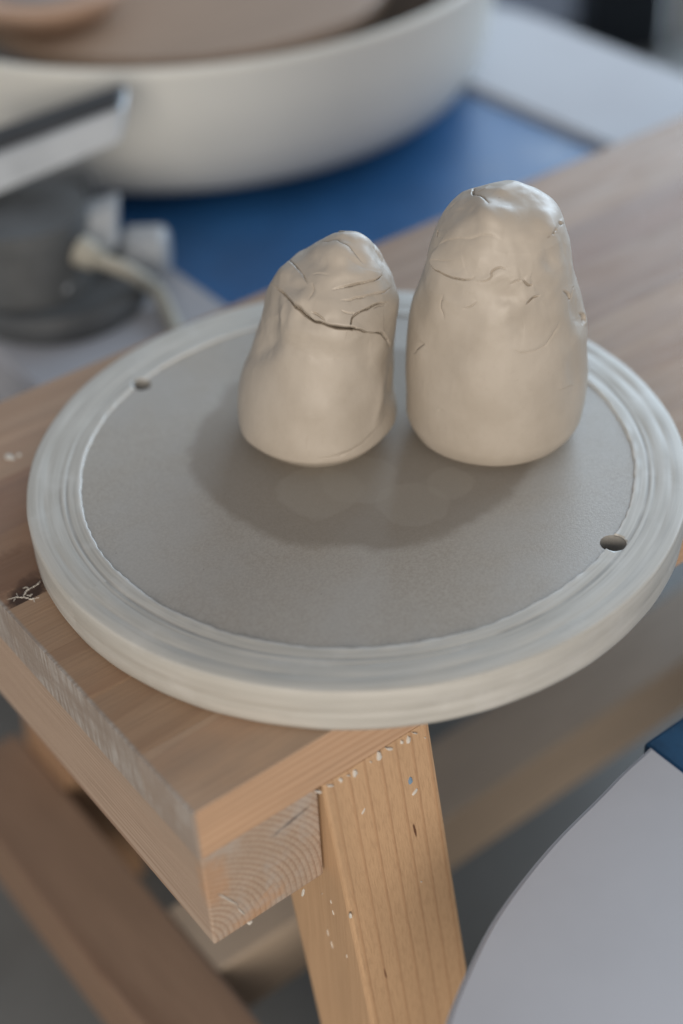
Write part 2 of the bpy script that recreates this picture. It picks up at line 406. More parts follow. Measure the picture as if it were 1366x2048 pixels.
# ------------------------------------------------------------------ round bat on the bench
ZT = 0.4726; RO, RI = 0.1517, 0.1270
bat = tag(empty('throwing_bat', (0, 0, BT)), 'round bat with pale slip-coated rim lying flat on the bench', 'pottery bat')
H1, H2 = at_z((284, 770), ZT), at_z((1226, 1087), ZT)

mw = NT('mdf_core', 0.5, 0.5)
X, Y, Z = mw.xyz(mw.co)
fibre = mw.noise(mw.co, 900, 3, 0.7)
fibre2 = mw.noise(mw.co, 2200, 2, 0.6)
blot = mw.noise(mw.co, 22, 4, 0.55)
c = mw.mix(mw.ramp(fibre, 0.30, 0.72), (0.325, 0.298, 0.260), (0.405, 0.378, 0.338))
c = mw.mix(mw.ramp(blot, 0.36, 0.66, 0, 0.45), c, (0.39, 0.385, 0.37))
# damp ring left by earlier clay, with paler smears where slip has dried
wob = mw.math('MULTIPLY', mw.math('SUBTRACT', mw.noise(mw.co, 34, 4, 0.6), 0.5), 0.016)
dx = mw.math('SUBTRACT', X, 0.0114); dy = mw.math('SUBTRACT', Y, 0.0087)
rr = mw.math('ADD', mw.math('SQRT', mw.math('ADD', mw.math('MULTIPLY', dx, dx), mw.math('MULTIPLY', dy, dy))), wob)
damp = mw.ramp(rr, 0.0845, 0.0765)
c = mw.mix(mw.math('MULTIPLY', damp, 0.62), c, (0.200, 0.170, 0.135))
for (px, rad) in (((640, 985), 0.020), ((825, 1005), 0.017), ((720, 960), 0.019), ((900, 965), 0.013)):
    p = at_z(px, ZT)
    ex = mw.math('SUBTRACT', X, float(p[0])); ey = mw.math('SUBTRACT', Y, float(p[1]))
    d = mw.math('ADD', mw.math('SQRT', mw.math('ADD', mw.math('MULTIPLY', ex, ex), mw.math('MULTIPLY', ey, ey))), mw.math('MULTIPLY', wob, 1.0))
    c = mw.mix(mw.ramp(d, rad, rad * 0.86, 0, 0.42), c, (0.33, 0.305, 0.265))
c = mw.mix(mw.ramp(mw.noise(mw.co, 420, 1), 0.80, 0.83, 0, 0.5), c, (0.12, 0.11, 0.095))
c = mw.mix(mw.ramp(fibre2, 0.66, 0.80, 0, 0.35), c, (0.52, 0.50, 0.46))
mw.color(c)
mw.rough(mw.ramp(damp, 0, 1, 0.40, 0.55))
mw.bump(mw.math('ADD', fibre, mw.math('MULTIPLY', fibre2, 0.6)), 0.30, 0.0004)

sw = NT('slip_coat', 0.5, 0.42)
X, Y, Z = sw.xyz(sw.co)
rad_ = sw.math('SQRT', sw.math('ADD', sw.math('MULTIPLY', X, X), sw.math('MULTIPLY', Y, Y)))
ang_ = sw.math('ARCTAN2', Y, X)
cmb = sw.n('ShaderNodeCombineXYZ')
sw.put(cmb.inputs[0], sw.math('MULTIPLY', rad_, 420)); sw.put(cmb.inputs[1], sw.math('MULTIPLY', ang_, 2.2)); sw.put(cmb.inputs[2], sw.math('MULTIPLY', Z, 300))
rings = sw.noise(cmb.outputs[0], 1.0, 4, 0.6)
cmb2 = sw.n('ShaderNodeCombineXYZ')
sw.put(cmb2.inputs[0], sw.math('MULTIPLY', rad_, 1500)); sw.put(cmb2.inputs[1], sw.math('MULTIPLY', ang_, 9)); sw.put(cmb2.inputs[2], sw.math('MULTIPLY', Z, 900))
fine = sw.noise(cmb2.outputs[0], 1.0, 3, 0.6)
c = sw.mix(sw.ramp(rings, 0.30, 0.68), (0.43, 0.415, 0.375), (0.51, 0.495, 0.455))
c = sw.mix(sw.ramp(fine, 0.5, 0.8, 0, 0.22), c, (0.36, 0.345, 0.32))
# worn dark groove rings
for rc, wd, st in ((0.1335, 0.0011, 0.55), (0.1362, 0.0006, 0.4), (0.1300, 0.0006, 0.25), (0.1460, 0.0008, 0.18)):
    k = sw.ramp(sw.math('ABSOLUTE', sw.math('SUBTRACT', sw.math('ADD', rad_, sw.math('MULTIPLY', sw.math('SUBTRACT', rings, 0.5), 0.0022)), rc)), wd, wd * 0.3, 0, st)
    k = sw.math('MULTIPLY', k, sw.ramp(sw.noise(sw.co, 16, 3, 0.6), 0.40, 0.58))
    k = sw.math('MULTIPLY', k, sw.ramp(Z, 0.0215, 0.0225))
    c = sw.mix(k, c, (0.235, 0.225, 0.21))
c = sw.mix(sw.ramp(sw.noise(sw.co, 45, 5, 0.65), 0.52, 0.72, 0, 0.40), c, (0.56, 0.55, 0.52))
c = sw.mix(sw.ramp(sw.math('ADD', rad_, sw.math('MULTIPLY', sw.math('SUBTRACT', fine, 0.5), 0.0012)), RI + 0.0017, RI + 0.0006, 0, 0.7), c, (0.66, 0.64, 0.60))
sw.color(c)
sw.rough(sw.ramp(rings, 0.3, 0.7, 0.38, 0.50))
sw.bump(sw.math('ADD', rings, sw.math('MULTIPLY', fine, 0.5)), 0.16, 0.0006)

def bool_cut(o, cuts):
    for cobj in cuts:
        md = o.modifiers.new('cut', 'BOOLEAN'); md.operation = 'DIFFERENCE'; md.object = cobj; md.solver = 'EXACT'
    dg = bpy.context.evaluated_depsgraph_get(); dg.update()
    me = bpy.data.meshes.new_from_object(o.evaluated_get(dg))
    o.modifiers.clear(); old = o.data; nm = old.name; o.data = me; bpy.data.meshes.remove(old); me.name = nm
board = obj('core_board', lathe([(0, 0.0006), (RO - 0.004, 0.0006), (RO - 0.0015, 0.003), (RO - 0.0012, ZT - BT - 0.003), (RO - 0.004, ZT - BT), (0.10, ZT - BT), (0.05, ZT - BT), (0, ZT - BT)], (0, 0, BT), 180), mw.m, bat)
ph = rng.random(60) * 6.28
fq = np.concatenate([np.arange(3, 25), rng.integers(26, 150, 38)])
am = np.concatenate([np.full(22, 0.00005), np.full(38, 0.000035)])
def edge(a): return float(np.sum(am * np.sin(fq * a + ph)))
T = ZT - BT
prof = [(RI, T - 0.0006), (RI, T + 0.0005), (RI + 0.0007, T + 0.0009), (RI + 0.0020, T + 0.0007), (0.1315, T + 0.0005), (0.1328, T + 0.0005), (0.1335, T + 0.00015), (0.1342, T + 0.0005),
        (0.1356, T + 0.0006), (0.1362, T + 0.0004), (0.1370, T + 0.0006), (0.1430, T + 0.0006), (0.1436, T + 0.00045), (0.1442, T + 0.0006), (RO - 0.0013, T + 0.0006), (RO - 0.0004, T + 0.0002), (RO - 0.0001, T - 0.0007), (RO, T - 0.0060),
        (RO - 0.0001, T - 0.0105), (RO - 0.00025, T - 0.0114), (RO - 0.0001, T - 0.0124), (RO, 0.0040), (RO - 0.0008, 0.0014), (RO - 0.0030, 0.0003), (RO - 0.0080, 0.0003), (RO - 0.0080, 0.004), (RO - 0.0020, T - 0.006), (RO - 0.0060, T - 0.0006)]
def jit(j, a, r, z):
    if j in (0, 1): r += edge(a)
    elif j == 2: r += edge(a) * 0.8; z += 0.00025 * math.sin(37 * a + 3 * math.sin(9 * a))
    elif j == 3: r += edge(a + .01) * 0.5
    elif 4 <= j < 14: z += 0.00008 * math.sin(5 * a + j) + 0.00006 * math.sin(23 * a + 2 * j)
    elif 15 <= j <= 22: r += 0.00018 * math.sin(3 * a + 1) + 0.00008 * math.sin(17 * a + j * 0.7) + 0.00005 * math.sin(41 * a + j)
    return r, z
coat = obj('slip_rim', lathe(prof, (0, 0, BT), 540, jit, closed=True), sw.m, bat, smooth=True)
cuts = [obj('cutter', lathe([(rh_, -0.05), (rh_, 0.05)], (h[0], h[1], ZT), 40), None) for h, rh_ in ((H1, 0.0047), (H2, 0.0056))]
bpy.context.view_layer.update()
bool_cut(board, cuts); bool_cut(coat, cuts)
for cobj in cuts:
    me = cobj.data; bpy.data.objects.remove(cobj); bpy.data.meshes.remove(me)
coat.data.polygons.foreach_set('use_smooth', [True] * len(coat.data.polygons))
for nm, o_ in (('c', coat), ('b', board)):
    if not o_.data.materials: o_.data.materials.append(sw.m if nm == 'c' else mw.m)

# ------------------------------------------------------------------ clay lumps
cw = NT('damp_clay', 0.46, 0.5)
n1 = cw.noise(cw.co, 35, 4, 0.55); n2 = cw.noise(cw.co, 420, 4, 0.6)
n3 = cw.noise(cw.mapping(cw.co, (0, 0, 0), (260, 260, 90)), 1.0, 3, 0.6)
c = cw.mix(cw.ramp(n1, 0.30, 0.70), (0.425, 0.370, 0.305), (0.478, 0.422, 0.355))
c = cw.mix(cw.ramp(n2, 0.55, 0.80, 0, 0.25), c, (0.36, 0.305, 0.24))
c = cw.mix(cw.ramp(cw.noise(cw.co, 130, 2), 0.77, 0.80, 0, 0.6), c, (0.25, 0.20, 0.15))
cw.color(c)
cw.rough(cw.math('ADD', cw.ramp(n1, 0.3, 0.7, 0.40, 0.53), cw.ramp(n3, 0.3, 0.7, -0.04, 0.06)))
cw.bump(cw.math('ADD', cw.math('MULTIPLY', n2, 0.5), cw.math('MULTIPLY', n3, 0.5)), 0.10, 0.0005)
CLAY = cw.m

def pchip(x, y, xi):
    h = np.diff(x); d = np.diff(y) / h; m = np.zeros_like(y)
    for i in range(1, len(x) - 1):
        if d[i - 1] * d[i] > 0:
            w1 = 2 * h[i] + h[i - 1]; w2 = h[i] + 2 * h[i - 1]; m[i] = (w1 + w2) / (w1 / d[i - 1] + w2 / d[i])
    m[0] = d[0]; m[-1] = d[-1]
    k = np.clip(np.searchsorted(x, xi) - 1, 0, len(x) - 2); t = (xi - x[k]) / h[k]
    return (2 * t ** 3 - 3 * t ** 2 + 1) * y[k] + (t ** 3 - 2 * t ** 2 + t) * h[k] * m[k] + (-2 * t ** 3 + 3 * t ** 2) * y[k + 1] + (t ** 3 - t ** 2) * h[k] * m[k + 1]
ZK = np.array([0, .04, .1, .2, .32, .45, .57, .68, .78, .86, .92, .965, .99, 1.0])
DK = np.array([0, .2, .4, .6, .8, 1.0])
RHV = np.array([CR[0], CR[1], 0]); RHV /= np.linalg.norm(RHV)
FHV = np.array([-RHV[1], RHV[0], 0])
def seg_dist(Q, line):
    """nearest distance, signed side (+ = upper side in the photo) and position along the line"""
    L = np.array(line, float); best = np.full(len(Q), 1e9); side = np.zeros(len(Q)); u = np.zeros(len(Q))
    ln = np.linalg.norm(np.diff(L, axis=0), axis=1); cum = np.concatenate([[0], np.cumsum(ln)])
    for i in range(len(L) - 1):
        a, b = L[i], L[i + 1]; d = b - a
        t = np.clip(((Q - a) @ d) / (d @ d), 0, 1); v = Q - (a + t[:, None] * d)
        dist = np.hypot(v[:, 0], v[:, 1]); m = dist < best
        best[m] = dist[m]; side[m] = np.sign(v[m] @ np.array([d[1], -d[0]])); u[m] = (cum[i] + t[m] * ln[i]) / cum[-1]
    return best, side, u
def make_clay(name, p, feats, conv, seed, label):
    bx, by, h = p[:3]; Rk = np.append(p[3:16], 0.0); dk = np.append(0, p[16:21]); asp = p[21]
    # denser columns on the side with the finger work
    nth, nt = 620, 480
    s = np.linspace(0, 1, nth, endpoint=False)
    th = 2 * np.pi * s + 0.62 * np.sin(2 * np.pi * s)
    th = th - np.pi / 2 + np.pi                     # sparse at the back (+FHV), dense in front
    tt = np.concatenate([np.linspace(0, 0.10, 50)[:-1], np.linspace(0.10, 0.90, nt - 130)[:-1], 1 - 0.10 * np.linspace(1, 0, 80) ** 2])
    nt = len(tt)
    R_ = pchip(ZK, Rk, tt); D = pchip(DK, dk, tt)
    Cc = np.array([bx, by, ZT]) + D[:, None] * RHV + np.outer(tt * h, [0, 0, 1])
    G = Cc[:, None] + R_[:, None, None] * (np.cos(th)[:, None] * RHV + asp * np.sin(th)[:, None] * FHV)
    def normals(G):
        du = np.roll(G, -1, 1) - np.roll(G, 1, 1); dv = np.gradient(G, axis=0)
        n = np.cross(du, dv); l = np.linalg.norm(n, axis=2, keepdims=True); n = n / np.maximum(l, 1e-12)
        n[-1] = (0, 0, 1); return n
    N = normals(G)
    fade = np.clip(tt / 0.03, 0, 1)[:, None]* np.ones((1, nth))
    P = G.reshape(-1, 3)
    # hand-worked lumps: broad swells and flattened facets
    off = seed * 3.3
    lum = 0.0010 * vnoise(P + off, 45) + 0.0006 * vnoise(P + off, 95)
    fac = vnoise(P * [1, 1, 0.7] + off * 2, 70); lum = lum + 0.0004 - 0.0009 * np.maximum(fac, 0.1)
    up_ = np.clip((np.repeat(tt, nth) - 0.35) / 0.4, 0, 1)
    smear = vnoise(P * [1, 1, 1.3] + off * 4 + 0.004 * np.stack([vnoise(P, 60), vnoise(P + 3, 60), vnoise(P + 6, 60)], -1), 62)
    lum = lum * (0.40 + 0.9 * up_) + up_ * (0.00032 * np.clip(smear * 3, -1, 1) + 0.00018 * vnoise(P + off, 240)) + 0.00003 * vnoise(P * [1, 1, 0.3] + off, 500)
    G = G + N * (lum.reshape(nt, nth) * fade)[..., None]
    N = normals(G)
    P = G.reshape(-1, 3); NN = N.reshape(-1, 3)
    view = P - CAM; view /= np.linalg.norm(view, axis=1, keepdims=True)
    face = np.clip((-(view * NN).sum(1) + 0.05) / 0.20, 0, 1)
    Q = project(P)
    jitx = 2.0 * vnoise(P + 5, 300); jity = 2.0 * vnoise(P + 9, 300)
    Qj = Q + np.stack([jitx, jity], -1)
    disp = np.zeros(len(P)); slot = np.zeros(len(P))
    for ft in feats:
        if ft[0] == 'crack':
            _, line, w, dep, lip, lw, ends = ft
            L = [conv(*q) for q in line]
            L = np.array(spline([(*q, 0) for q in L], 4))[:, :2]
            lo, hi = L.min(0) - 60, L.max(0) + 60
            m = np.where(((Qj > lo) & (Qj < hi)).all(1) & (face > 0))[0]
            d, sd, u = seg_dist(Qj[m], L)
            tp = 1.0
            if 'a' in ends: tp = tp * np.clip(u / 0.25, 0, 1)
            if 'b' in ends: tp = tp * np.clip((1 - u) / 0.25, 0, 1)
            dv = (1.5 if dep > 0.65 else 0.95) * dep * (0.75 + 0.5 * vnoise(P[m] + 2, 160))
            e = np.exp(-np.minimum(d, 200) / lw)
            slot[m] = np.maximum(slot[m], face[m] * tp * 0.001 * dv * np.exp(-(d / (0.8 * w)) ** 2))
            disp[m] += face[m] * tp * 0.001 * (1.35 * lip * e * np.where(sd > 0, 1, -0.35))
        elif ft[0] == 'dent':
            _, cx, cy, rx, ry, an, dep, pw = ft
            c0 = conv(cx, cy); sc = conv(1, 0)[0] - conv(0, 0)[0]
            v = Qj - c0; ca, sa = math.cos(an), math.sin(an)
            a = (v[:, 0] * ca + v[:, 1] * sa) / (rx * sc); b = (-v[:, 0] * sa + v[:, 1] * ca) / (ry * sc)
            disp -= face * 0.0022 * dep * np.exp(-(a * a + b * b) ** pw)
    G = G + N * (disp.reshape(nt, nth) * np.minimum(fade, 1))[..., None]
    V = G.reshape(-1, 3) + (0.92 * view - 0.39 * NN) * slot[:, None] * 1.5; V[:, 2] = np.maximum(V[:, 2], ZT + 0.00005)
    org = np.array([bx, by, ZT])
    V = V - org
    i = np.arange(nt - 1)[:, None] * nth; j = np.arange(nth)[None]; j2 = (j + 1) % nth
    F = np.stack([i + j, i + j2, i + nth + j2, i + nth + j], -1).reshape(-1, 4)
    me = bpy.data.meshes.new(name)
    nb = len(V); V = np.vstack([V, [0, 0, 0.00005]])
    fans = [(nb, (k + 1) % nth, k) for k in range(nth)]
    me.from_pydata(V.tolist(), [], F.tolist() + fans)
    bm = bmesh.new(); bm.from_mesh(me); bmesh.ops.remove_doubles(bm, verts=bm.verts, dist=2e-6)
    bmesh.ops.recalc_face_normals(bm, faces=bm.faces); bm.to_mesh(me); bm.free()
    me.polygons.foreach_set('use_smooth', [True] * len(me.polygons))
    me.materials.append(CLAY)
    o = bpy.data.objects.new(name, me); COL.objects.link(o); o.location = org
    return tag(o, label, 'clay lump', 'clay lumps on the bat')

pA = np.array([0.00199, 0.03083, 0.1010, 0.02908, 0.03312, 0.0375, 0.03677, 0.0354, 0.03246, 0.031, 0.02994, 0.02648, 0.02067, 0.01500, 0.01050, 0.0058, -0.00045, 0.00284, 0.00698, 0.01088, 0.01553, 1.10])
pB = np.array([0.06486, -0.02282, 0.1222, 0.0335, 0.03867, 0.04105, 0.04164, 0.04129, 0.03972, 0.0369, 0.0336, 0.0304, 0.0275, 0.0236, 0.0170, 0.0095, 0.00082, 0.0002, 0.00015, 0.0007, 0.00099, 0.955])
cA = lambda x, y: np.array([440 + x / 3.3025, 340 + y / 3.3025])
cB = lambda x, y: np.array([780 + x / 3.1045, 340 + y / 3.1045])
featsA = [
    ('crack', [(330, 745), (430, 822), (490, 882), (560, 945), (620, 990), (700, 1020), (790, 1040), (880, 1050)], 3.2, 2.1, 0.95, 26, 'a'),
    ('crack', [(480, 875), (520, 908), (560, 945), (600, 975)], 4.5, 1.8, 0.0, 20, 'ab'),
    ('crack', [(860, 1046), (960, 1065), (1060, 1080), (1110, 1130), (1145, 1190)], 2.2, 1.0, 0.5, 22, 'b'),
    ('crack', [(610, 935), (650, 952), (700, 1004)], 1.8, 0.7, 0.2, 10, 'ab'),
    ('crack', [(440, 590), (520, 655), (560, 720), (585, 760)], 1.8, 0.7, -0.35, 20, 'b'),
    ('crack', [(740, 787), (850, 765), (950, 745), (1010, 730), (1062, 690), (1055, 640), (1020, 585)], 1.9, 0.75, 0.60, 20, 'ab'),
    ('crack', [(790, 858), (900, 850), (1000, 820), (1090, 805), (1140, 768)], 1.8, 0.55, 0.45, 16, 'ab'),
    ('crack', [(855, 1015), (872, 970), (940, 930), (1030, 890), (1120, 870)], 2.0, 0.9, 0.40, 14, 'b'),
    ('crack', [(1010, 915), (1060, 898), (1105, 876)], 1.6, 0.6, 0.2, 10, 'ab'),
    ('crack', [(800, 925), (850, 945), (900, 950)], 1.6, 0.4, 0.2, 10, 'ab'),
    ('crack', [(620, 492), (700, 478), (780, 476), (860, 520), (930, 590), (960, 630)], 6.0, 0.35, -0.7, 30, 'ab'),
    ('crack', [(730, 408), (780, 412), (830, 408)], 2.5, 0.7, 0.5, 10, 'ab'),
    ('crack', [(640, 1905), (760, 1890), (860, 1850), (950, 1790), (1050, 1690), (1130, 1590)], 3.2, 0.45, 0.45, 30, 'ab'),
    ('crack', [(560, 1870), (570, 1800), (580, 1740)], 2.0, 0.12, 0.08, 10, 'ab'),
    ('crack', [(600, 690), (660, 686), (730, 696)], 1.8, 0.20, 0.10, 8, 'ab'),
    ('crack', [(615, 740), (630, 800), (600, 870)], 4.0, 0.30, 0.3, 16, 'ab'),
    ('dent', 640, 600, 90, 60, 0.3, 0.55, 1.0), ('dent', 900, 610, 70, 60, 0.7, 0.8, 1.0), ('dent', 850, 690, 200, 50, -0.15, -0.5, 1.0),
    ('dent', 1060, 560, 40, 110, -0.6, 0.8, 1.0), ('dent', 340, 1010, 70, 190, 0.25, 1.3, 1.0), ('dent', 390, 950, 22, 120, 0.1, -0.5, 1.0), ('dent', 270, 1190, 120, 60, -0.5, 0.6, 1.0),
    ('dent', 1130, 1400, 50, 240, 0.1, 1.0, 1.0), ('dent', 1070, 1500, 30, 180, 0.25, -0.5, 1.0), ('dent', 600, 1180, 260, 60, 0.2, 0.5, 1.0), ('dent', 560, 860, 60, 70, 0.6, -0.7, 1.0),
    ('dent', 970, 1240, 60, 130, -0.2, 0.35, 1.0), ('dent', 640, 1500, 240, 220, 0, -0.5, 1.0), ('dent', 440, 690, 70, 60, 0.5, -0.5, 1.0), ('dent', 830, 440, 130, 36, 0.1, -0.8, 1.0),
]
featsB = [
    ('crack', [(262, 535), (250, 560), (262, 595), (300, 628), (350, 655), (430, 680), (490, 684), (530, 662)], 1.9, 0.75, 0.55, 24, 'b'),
    ('crack', [(520, 690), (590, 685), (632, 652), (630, 630), (680, 600), (730, 615)], 2.0, 0.5, 0.4, 16, 'ab'),
    ('crack', [(820, 680), (845, 705), (862, 716), (885, 714)], 2.0, 0.7, 0.4, 16, 'ab'),
    ('crack', [(740, 715), (780, 690), (820, 680)], 2.6, 0.3, 0.3, 14, 'ab'),
    ('crack', [(845, 840), (870, 812), (895, 792), (930, 772)], 1.9, 0.8, 0.35, 14, 'ab'),
    ('crack', [(450, 865), (500, 850), (540, 815)], 2.0, 0.4, 0.25, 12, 'ab'),
    ('crack', [(528, 95), (514, 148), (570, 172), (620, 215)], 2.0, 0.9, -0.5, 18, 'ab'),
    ('crack', [(1005, 405), (1012, 378), (1035, 362)], 2.4, 1.1, 0.4, 12, 'ab'),
    ('crack', [(1075, 745), (1112, 770), (1132, 795), (1138, 745), (1150, 720)], 2.2, 1.0, 0.5, 14, 'ab'),
    ('crack', [(292, 372), (296, 415)], 1.8, 0.8, 0.3, 8, 'ab'),
    ('crack', [(285, 490), (330, 445), (420, 420), (510, 425), (600, 400), (700, 430)], 5.0, 0.15, 0.22, 26, 'ab'),
    ('crack', [(240, 560), (300, 560), (400, 562)], 1.5, 0.2, 0.1, 8, 'ab'),
    ('crack', [(320, 240), (350, 190), (390, 140)], 1.6, 0.4, 0.2, 10, 'ab'),
    ('crack', [(1050, 320), (1075, 340)], 1.8, 0.8, 0.4, 10, 'ab'),
    ('crack', [(1180, 895), (1205, 905), (1200, 970)], 3.0, 0.8, 0.6, 14, 'ab'),
    ('crack', [(750, 1110), (830, 1135), (930, 1110), (1010, 1020), (1060, 930)], 4.0, 0.25, 0.35, 26, 'ab'),
    ('crack', [(335, 770), (325, 850), (345, 930)], 3.5, 0.30, 0.35, 18, 'ab'),
    ('crack', [(150, 1140), (175, 1110), (215, 1080)], 3.0, 0.4, -0.5, 14, 'ab'),
    ('crack', [(1040, 1362), (1090, 1352), (1150, 1340)], 1.8, 0.3, 0.2, 10, 'ab'),
    ('crack', [(290, 1510), (315, 1485), (340, 1482)], 2.0, 0.15, 0.15, 8, 'ab'),
    ('dent', 420, 250, 120, 90, -0.5, 0.9, 1.0), ('dent', 620, 300, 110, 70, 0.2, -0.7, 1.0), ('dent', 560, 210, 80, 60, 0.6, -0.6, 1.0), ('dent', 760, 180, 150, 60, 0.2, 0.7, 1.0),
    ('dent', 960, 300, 60, 90, -0.3, -0.7, 1.0), ('dent', 1010, 560, 60, 90, -0.2, 0.9, 1.0), ('dent', 860, 520, 120, 90, 0.2, 0.5, 1.0), ('dent', 440, 540, 140, 80, 0.1, -0.7, 1.0),
    ('dent', 720, 800, 90, 60, 0, 0.6, 1.0), ('dent', 640, 660, 90, 40, -0.3, -0.4, 1.0), ('dent', 900, 960, 170, 130, -0.6, 0.5, 1.6), ('dent', 270, 860, 60, 140, 0.1, -0.4, 1.0),
    ('dent', 340, 1160, 130, 180, 0.2, 0.7, 1.0), ('dent', 480, 950, 90, 120, 0.2, 0.3, 1.0), ('dent', 1150, 860, 40, 120, -0.15, 0.8, 1.0), ('dent', 1160, 1030, 40, 80, 0.1, -0.6, 1.0),
    ('dent', 560, 1480, 320, 220, 0, -0.5, 1.0), ('dent', 1090, 470, 30, 120, -0.2, 0.5, 1.0), ('dent', 1150, 1250, 50, 160, 0.0, 0.5, 1.0),
]
make_clay('clay_lump', pA, featsA, cA, 1.0, 'shorter clay lump with a deep crack slanting across below its head')
make_clay('clay_lump', pB, featsB, cB, 2.0, 'taller clay lump with a smooth broad base and lightly creased top')

# ------------------------------------------------------------------ pottery wheel behind the bench
DZ = 0.380
def rounded(pts, rads, n=10):
    out = []; k = len(pts)
    for i in range(k):
        a, b, c_ = (np.array(pts[(i + d) % k], float) for d in (-1, 0, 1))
        r_ = rads[i]
        if r_ <= 0: out.append(tuple(b)); continue
        u = (a - b) / np.linalg.norm(a - b); v = (c_ - b) / np.linalg.norm(c_ - b)
        for s_ in np.linspace(0, 1, n):
            out.append(tuple(b + u * r_ * (1 - s_) ** 2 + v * r_ * s_ ** 2))
    return out
wheel = tag(empty('pottery_wheel', (0.294, 0.55, 0)), 'pottery wheel with blue deck between white wings, carrying the cream tub', 'pottery wheel')
y0, y1 = 0.205, 0.83
obj('deck_panel', box_bm(0.118, 0.470, y0, y1, DZ - 0.04, DZ - 0.006, 0.002), BLUE, wheel)
obj('deck_wing', prism_bm(rounded([(0.471, y0), (0.617, y0 + 0.02), (0.622, 0.600), (0.471, 0.70)], [0, 0.03, 0.09, 0]), DZ - 0.04, DZ, 0.004), WHITE, wheel)
obj('deck_wing', prism_bm(rounded([(0.117, y0), (0.117, 0.80), (-0.035, 0.72), (-0.03, y0 + 0.02)], [0, 0, 0.09, 0.03]), DZ - 0.04, DZ, 0.004), WHITE, wheel)
obj('body', box_bm(0.06, 0.53, 0.27, 0.78, 0.10, DZ - 0.0405, 0.015, 3), BODYGREY, wheel)
for fx in (0.09, 0.50):
    for fy in (0.30, 0.75): obj('foot', box_bm(fx - 0.025, fx + 0.025, fy - 0.025, fy + 0.025, 0.0, 0.0995, 0.004), DARKRUBBER, wheel)
CX, CY = 0.308, 0.620
obj('wheel_head', lathe([(0, DZ - 0.0055), (0.030, DZ - 0.0055), (0.030, 0.432), (0.150, 0.436), (0.152, 0.4475), (0, 0.4475)], (CX, CY, 0), 96), STEEL, wheel)

tz = DZ + 0.0006
tp = [(0.034, 0.0), (0.205, 0.0), (0.222, 0.003), (0.236, 0.010), (0.246, 0.024), (0.2515, 0.045), (0.256, 0.080), (0.2595, 0.103), (0.2610, 0.108), (0.2612, 0.1105), (0.2600, 0.1128), (0.2578, 0.1132),
      (0.2558, 0.112), (0.2545, 0.107), (0.250, 0.080), (0.2455, 0.05), (0.239, 0.029), (0.228, 0.014), (0.205, 0.006), (0.048, 0.006), (0.048, 0.045), (0.034, 0.045)]
pan = tag(obj('splash_pan', lathe(tp, (CX, CY, tz), 160, closed=True), CREAM, None, (CX, CY, tz), True), 'large cream plastic splash pan around the wheel head on the blue deck', 'splash pan')
obj('dark_lining', lathe([(0.2496, 0.0995), (0.2530, 0.1005), (0.2505, 0.088), (0.2440, 0.05), (0.2372, 0.030), (0.2265, 0.0155), (0.204, 0.0075), (0.0485, 0.0075), (0.0485, 0.009), (0.203, 0.009), (0.225, 0.017), (0.2355, 0.031), (0.242, 0.05)], (CX, CY, tz), 120, closed=True), PANDARK, pan, smooth=True)  # thin dark brown lining added to darken the inside of the pan
wb = tag(empty('wooden_wheel_bat', (CX, CY, 0.448)), 'round brown wooden bat sitting inside the cream pan', 'pottery bat')
obj('disc', lathe([(0, 0), (0.165, 0), (0.168, 0.003), (0.168, 0.012), (0.165, 0.015), (0, 0.015)], (CX, CY, 0.448), 96), BATWOOD, wb)
dc = at_z((95, 2), 0.475)
dish = tag(empty('wooden_dish', (dc[0], dc[1], 0.4632)), 'shallow pinkish wooden dish resting on the brown bat in the pan', 'dish')
obj('bowl', lathe([(0, 0), (0.036, 0), (0.052, 0.006), (0.064, 0.018), (0.068, 0.026), (0.0655, 0.0285), (0.056, 0.0270), (0.044, 0.0245), (0, 0.0235)], (dc[0], dc[1], 0.4632), 72), DISHWOOD, dish, smooth=True)
obj('glazed_well', lathe([(0, 0.0238), (0.034, 0.0245), (0.036, 0.0262), (0.034, 0.0272), (0, 0.0258)], (dc[0], dc[1], 0.4632), 60), BODYGREY, dish, smooth=True)

# foot pedal stood on the left wing of the wheel
pd_ = 0.985
pb = at_z((120, 600), DZ)
pedal = tag(empty('foot_pedal', (pb[0], pb[1], DZ)), 'grey metal foot pedal with tilted plate standing on the white wing', 'foot pedal')
U = RHV; Vf = FHV
def frame_box(px_list, depth, thick, bev):
    """four photo corners at one camera depth, given thickness away from the camera along the floor"""
    A = [at_depth(q, depth) for q in px_list]; B = [a + Vf * thick for a in A]
    return hull8_bm(A + B, bev, 3)
obj('base', lathe([(0, 0.0004), (0.058, 0.0004), (0.060, 0.004), (0.060, 0.012), (0.056, 0.018), (0, 0.018)], (pb[0], pb[1], DZ), 64), GREYMETAL, pedal, smooth=False)
obj('column', lathe([(0.0, 0.0185), (0.046, 0.0185), (0.043, 0.05), (0.044, 0.068), (0, 0.068)], (pb[0] - 0.012, pb[1] + 0.012, DZ), 48), GREYMETAL, pedal, smooth=False)
obj('hinge_drum', tube_bm([at_depth((-60, 455), pd_ + 0.02), at_depth((60, 432), pd_ + 0.02), at_depth((190, 405), pd_ + 0.02)], [0.024, 0.024, 0.023], 32), GREYMETAL, pedal)
obj('pedal_plate', frame_box([(-90, 425), (238, 286), (246, 216), (-90, 342)], 0.955, 0.034, 0.003), LIGHTMETAL, pedal)
obj('dark_strip', frame_box([(-90, 341), (240, 217), (238, 203), (-90, 318)], 0.958, 0.030, 0.002), DARKRUBBER, pedal)  # thin dark strip added along the upper edge of the plate
obj('side_bracket', frame_box([(62, 560), (232, 500), (232, 412), (62, 462)], 0.965, 0.022, 0.003), LIGHTMETAL, pedal)
obj('rib', frame_box([(112, 590), (140, 583), (134, 470), (104, 478)], 0.955, 0.012, 0.002), LIGHTMETAL, pedal)
kq = at_depth((296, 500), 1.0)
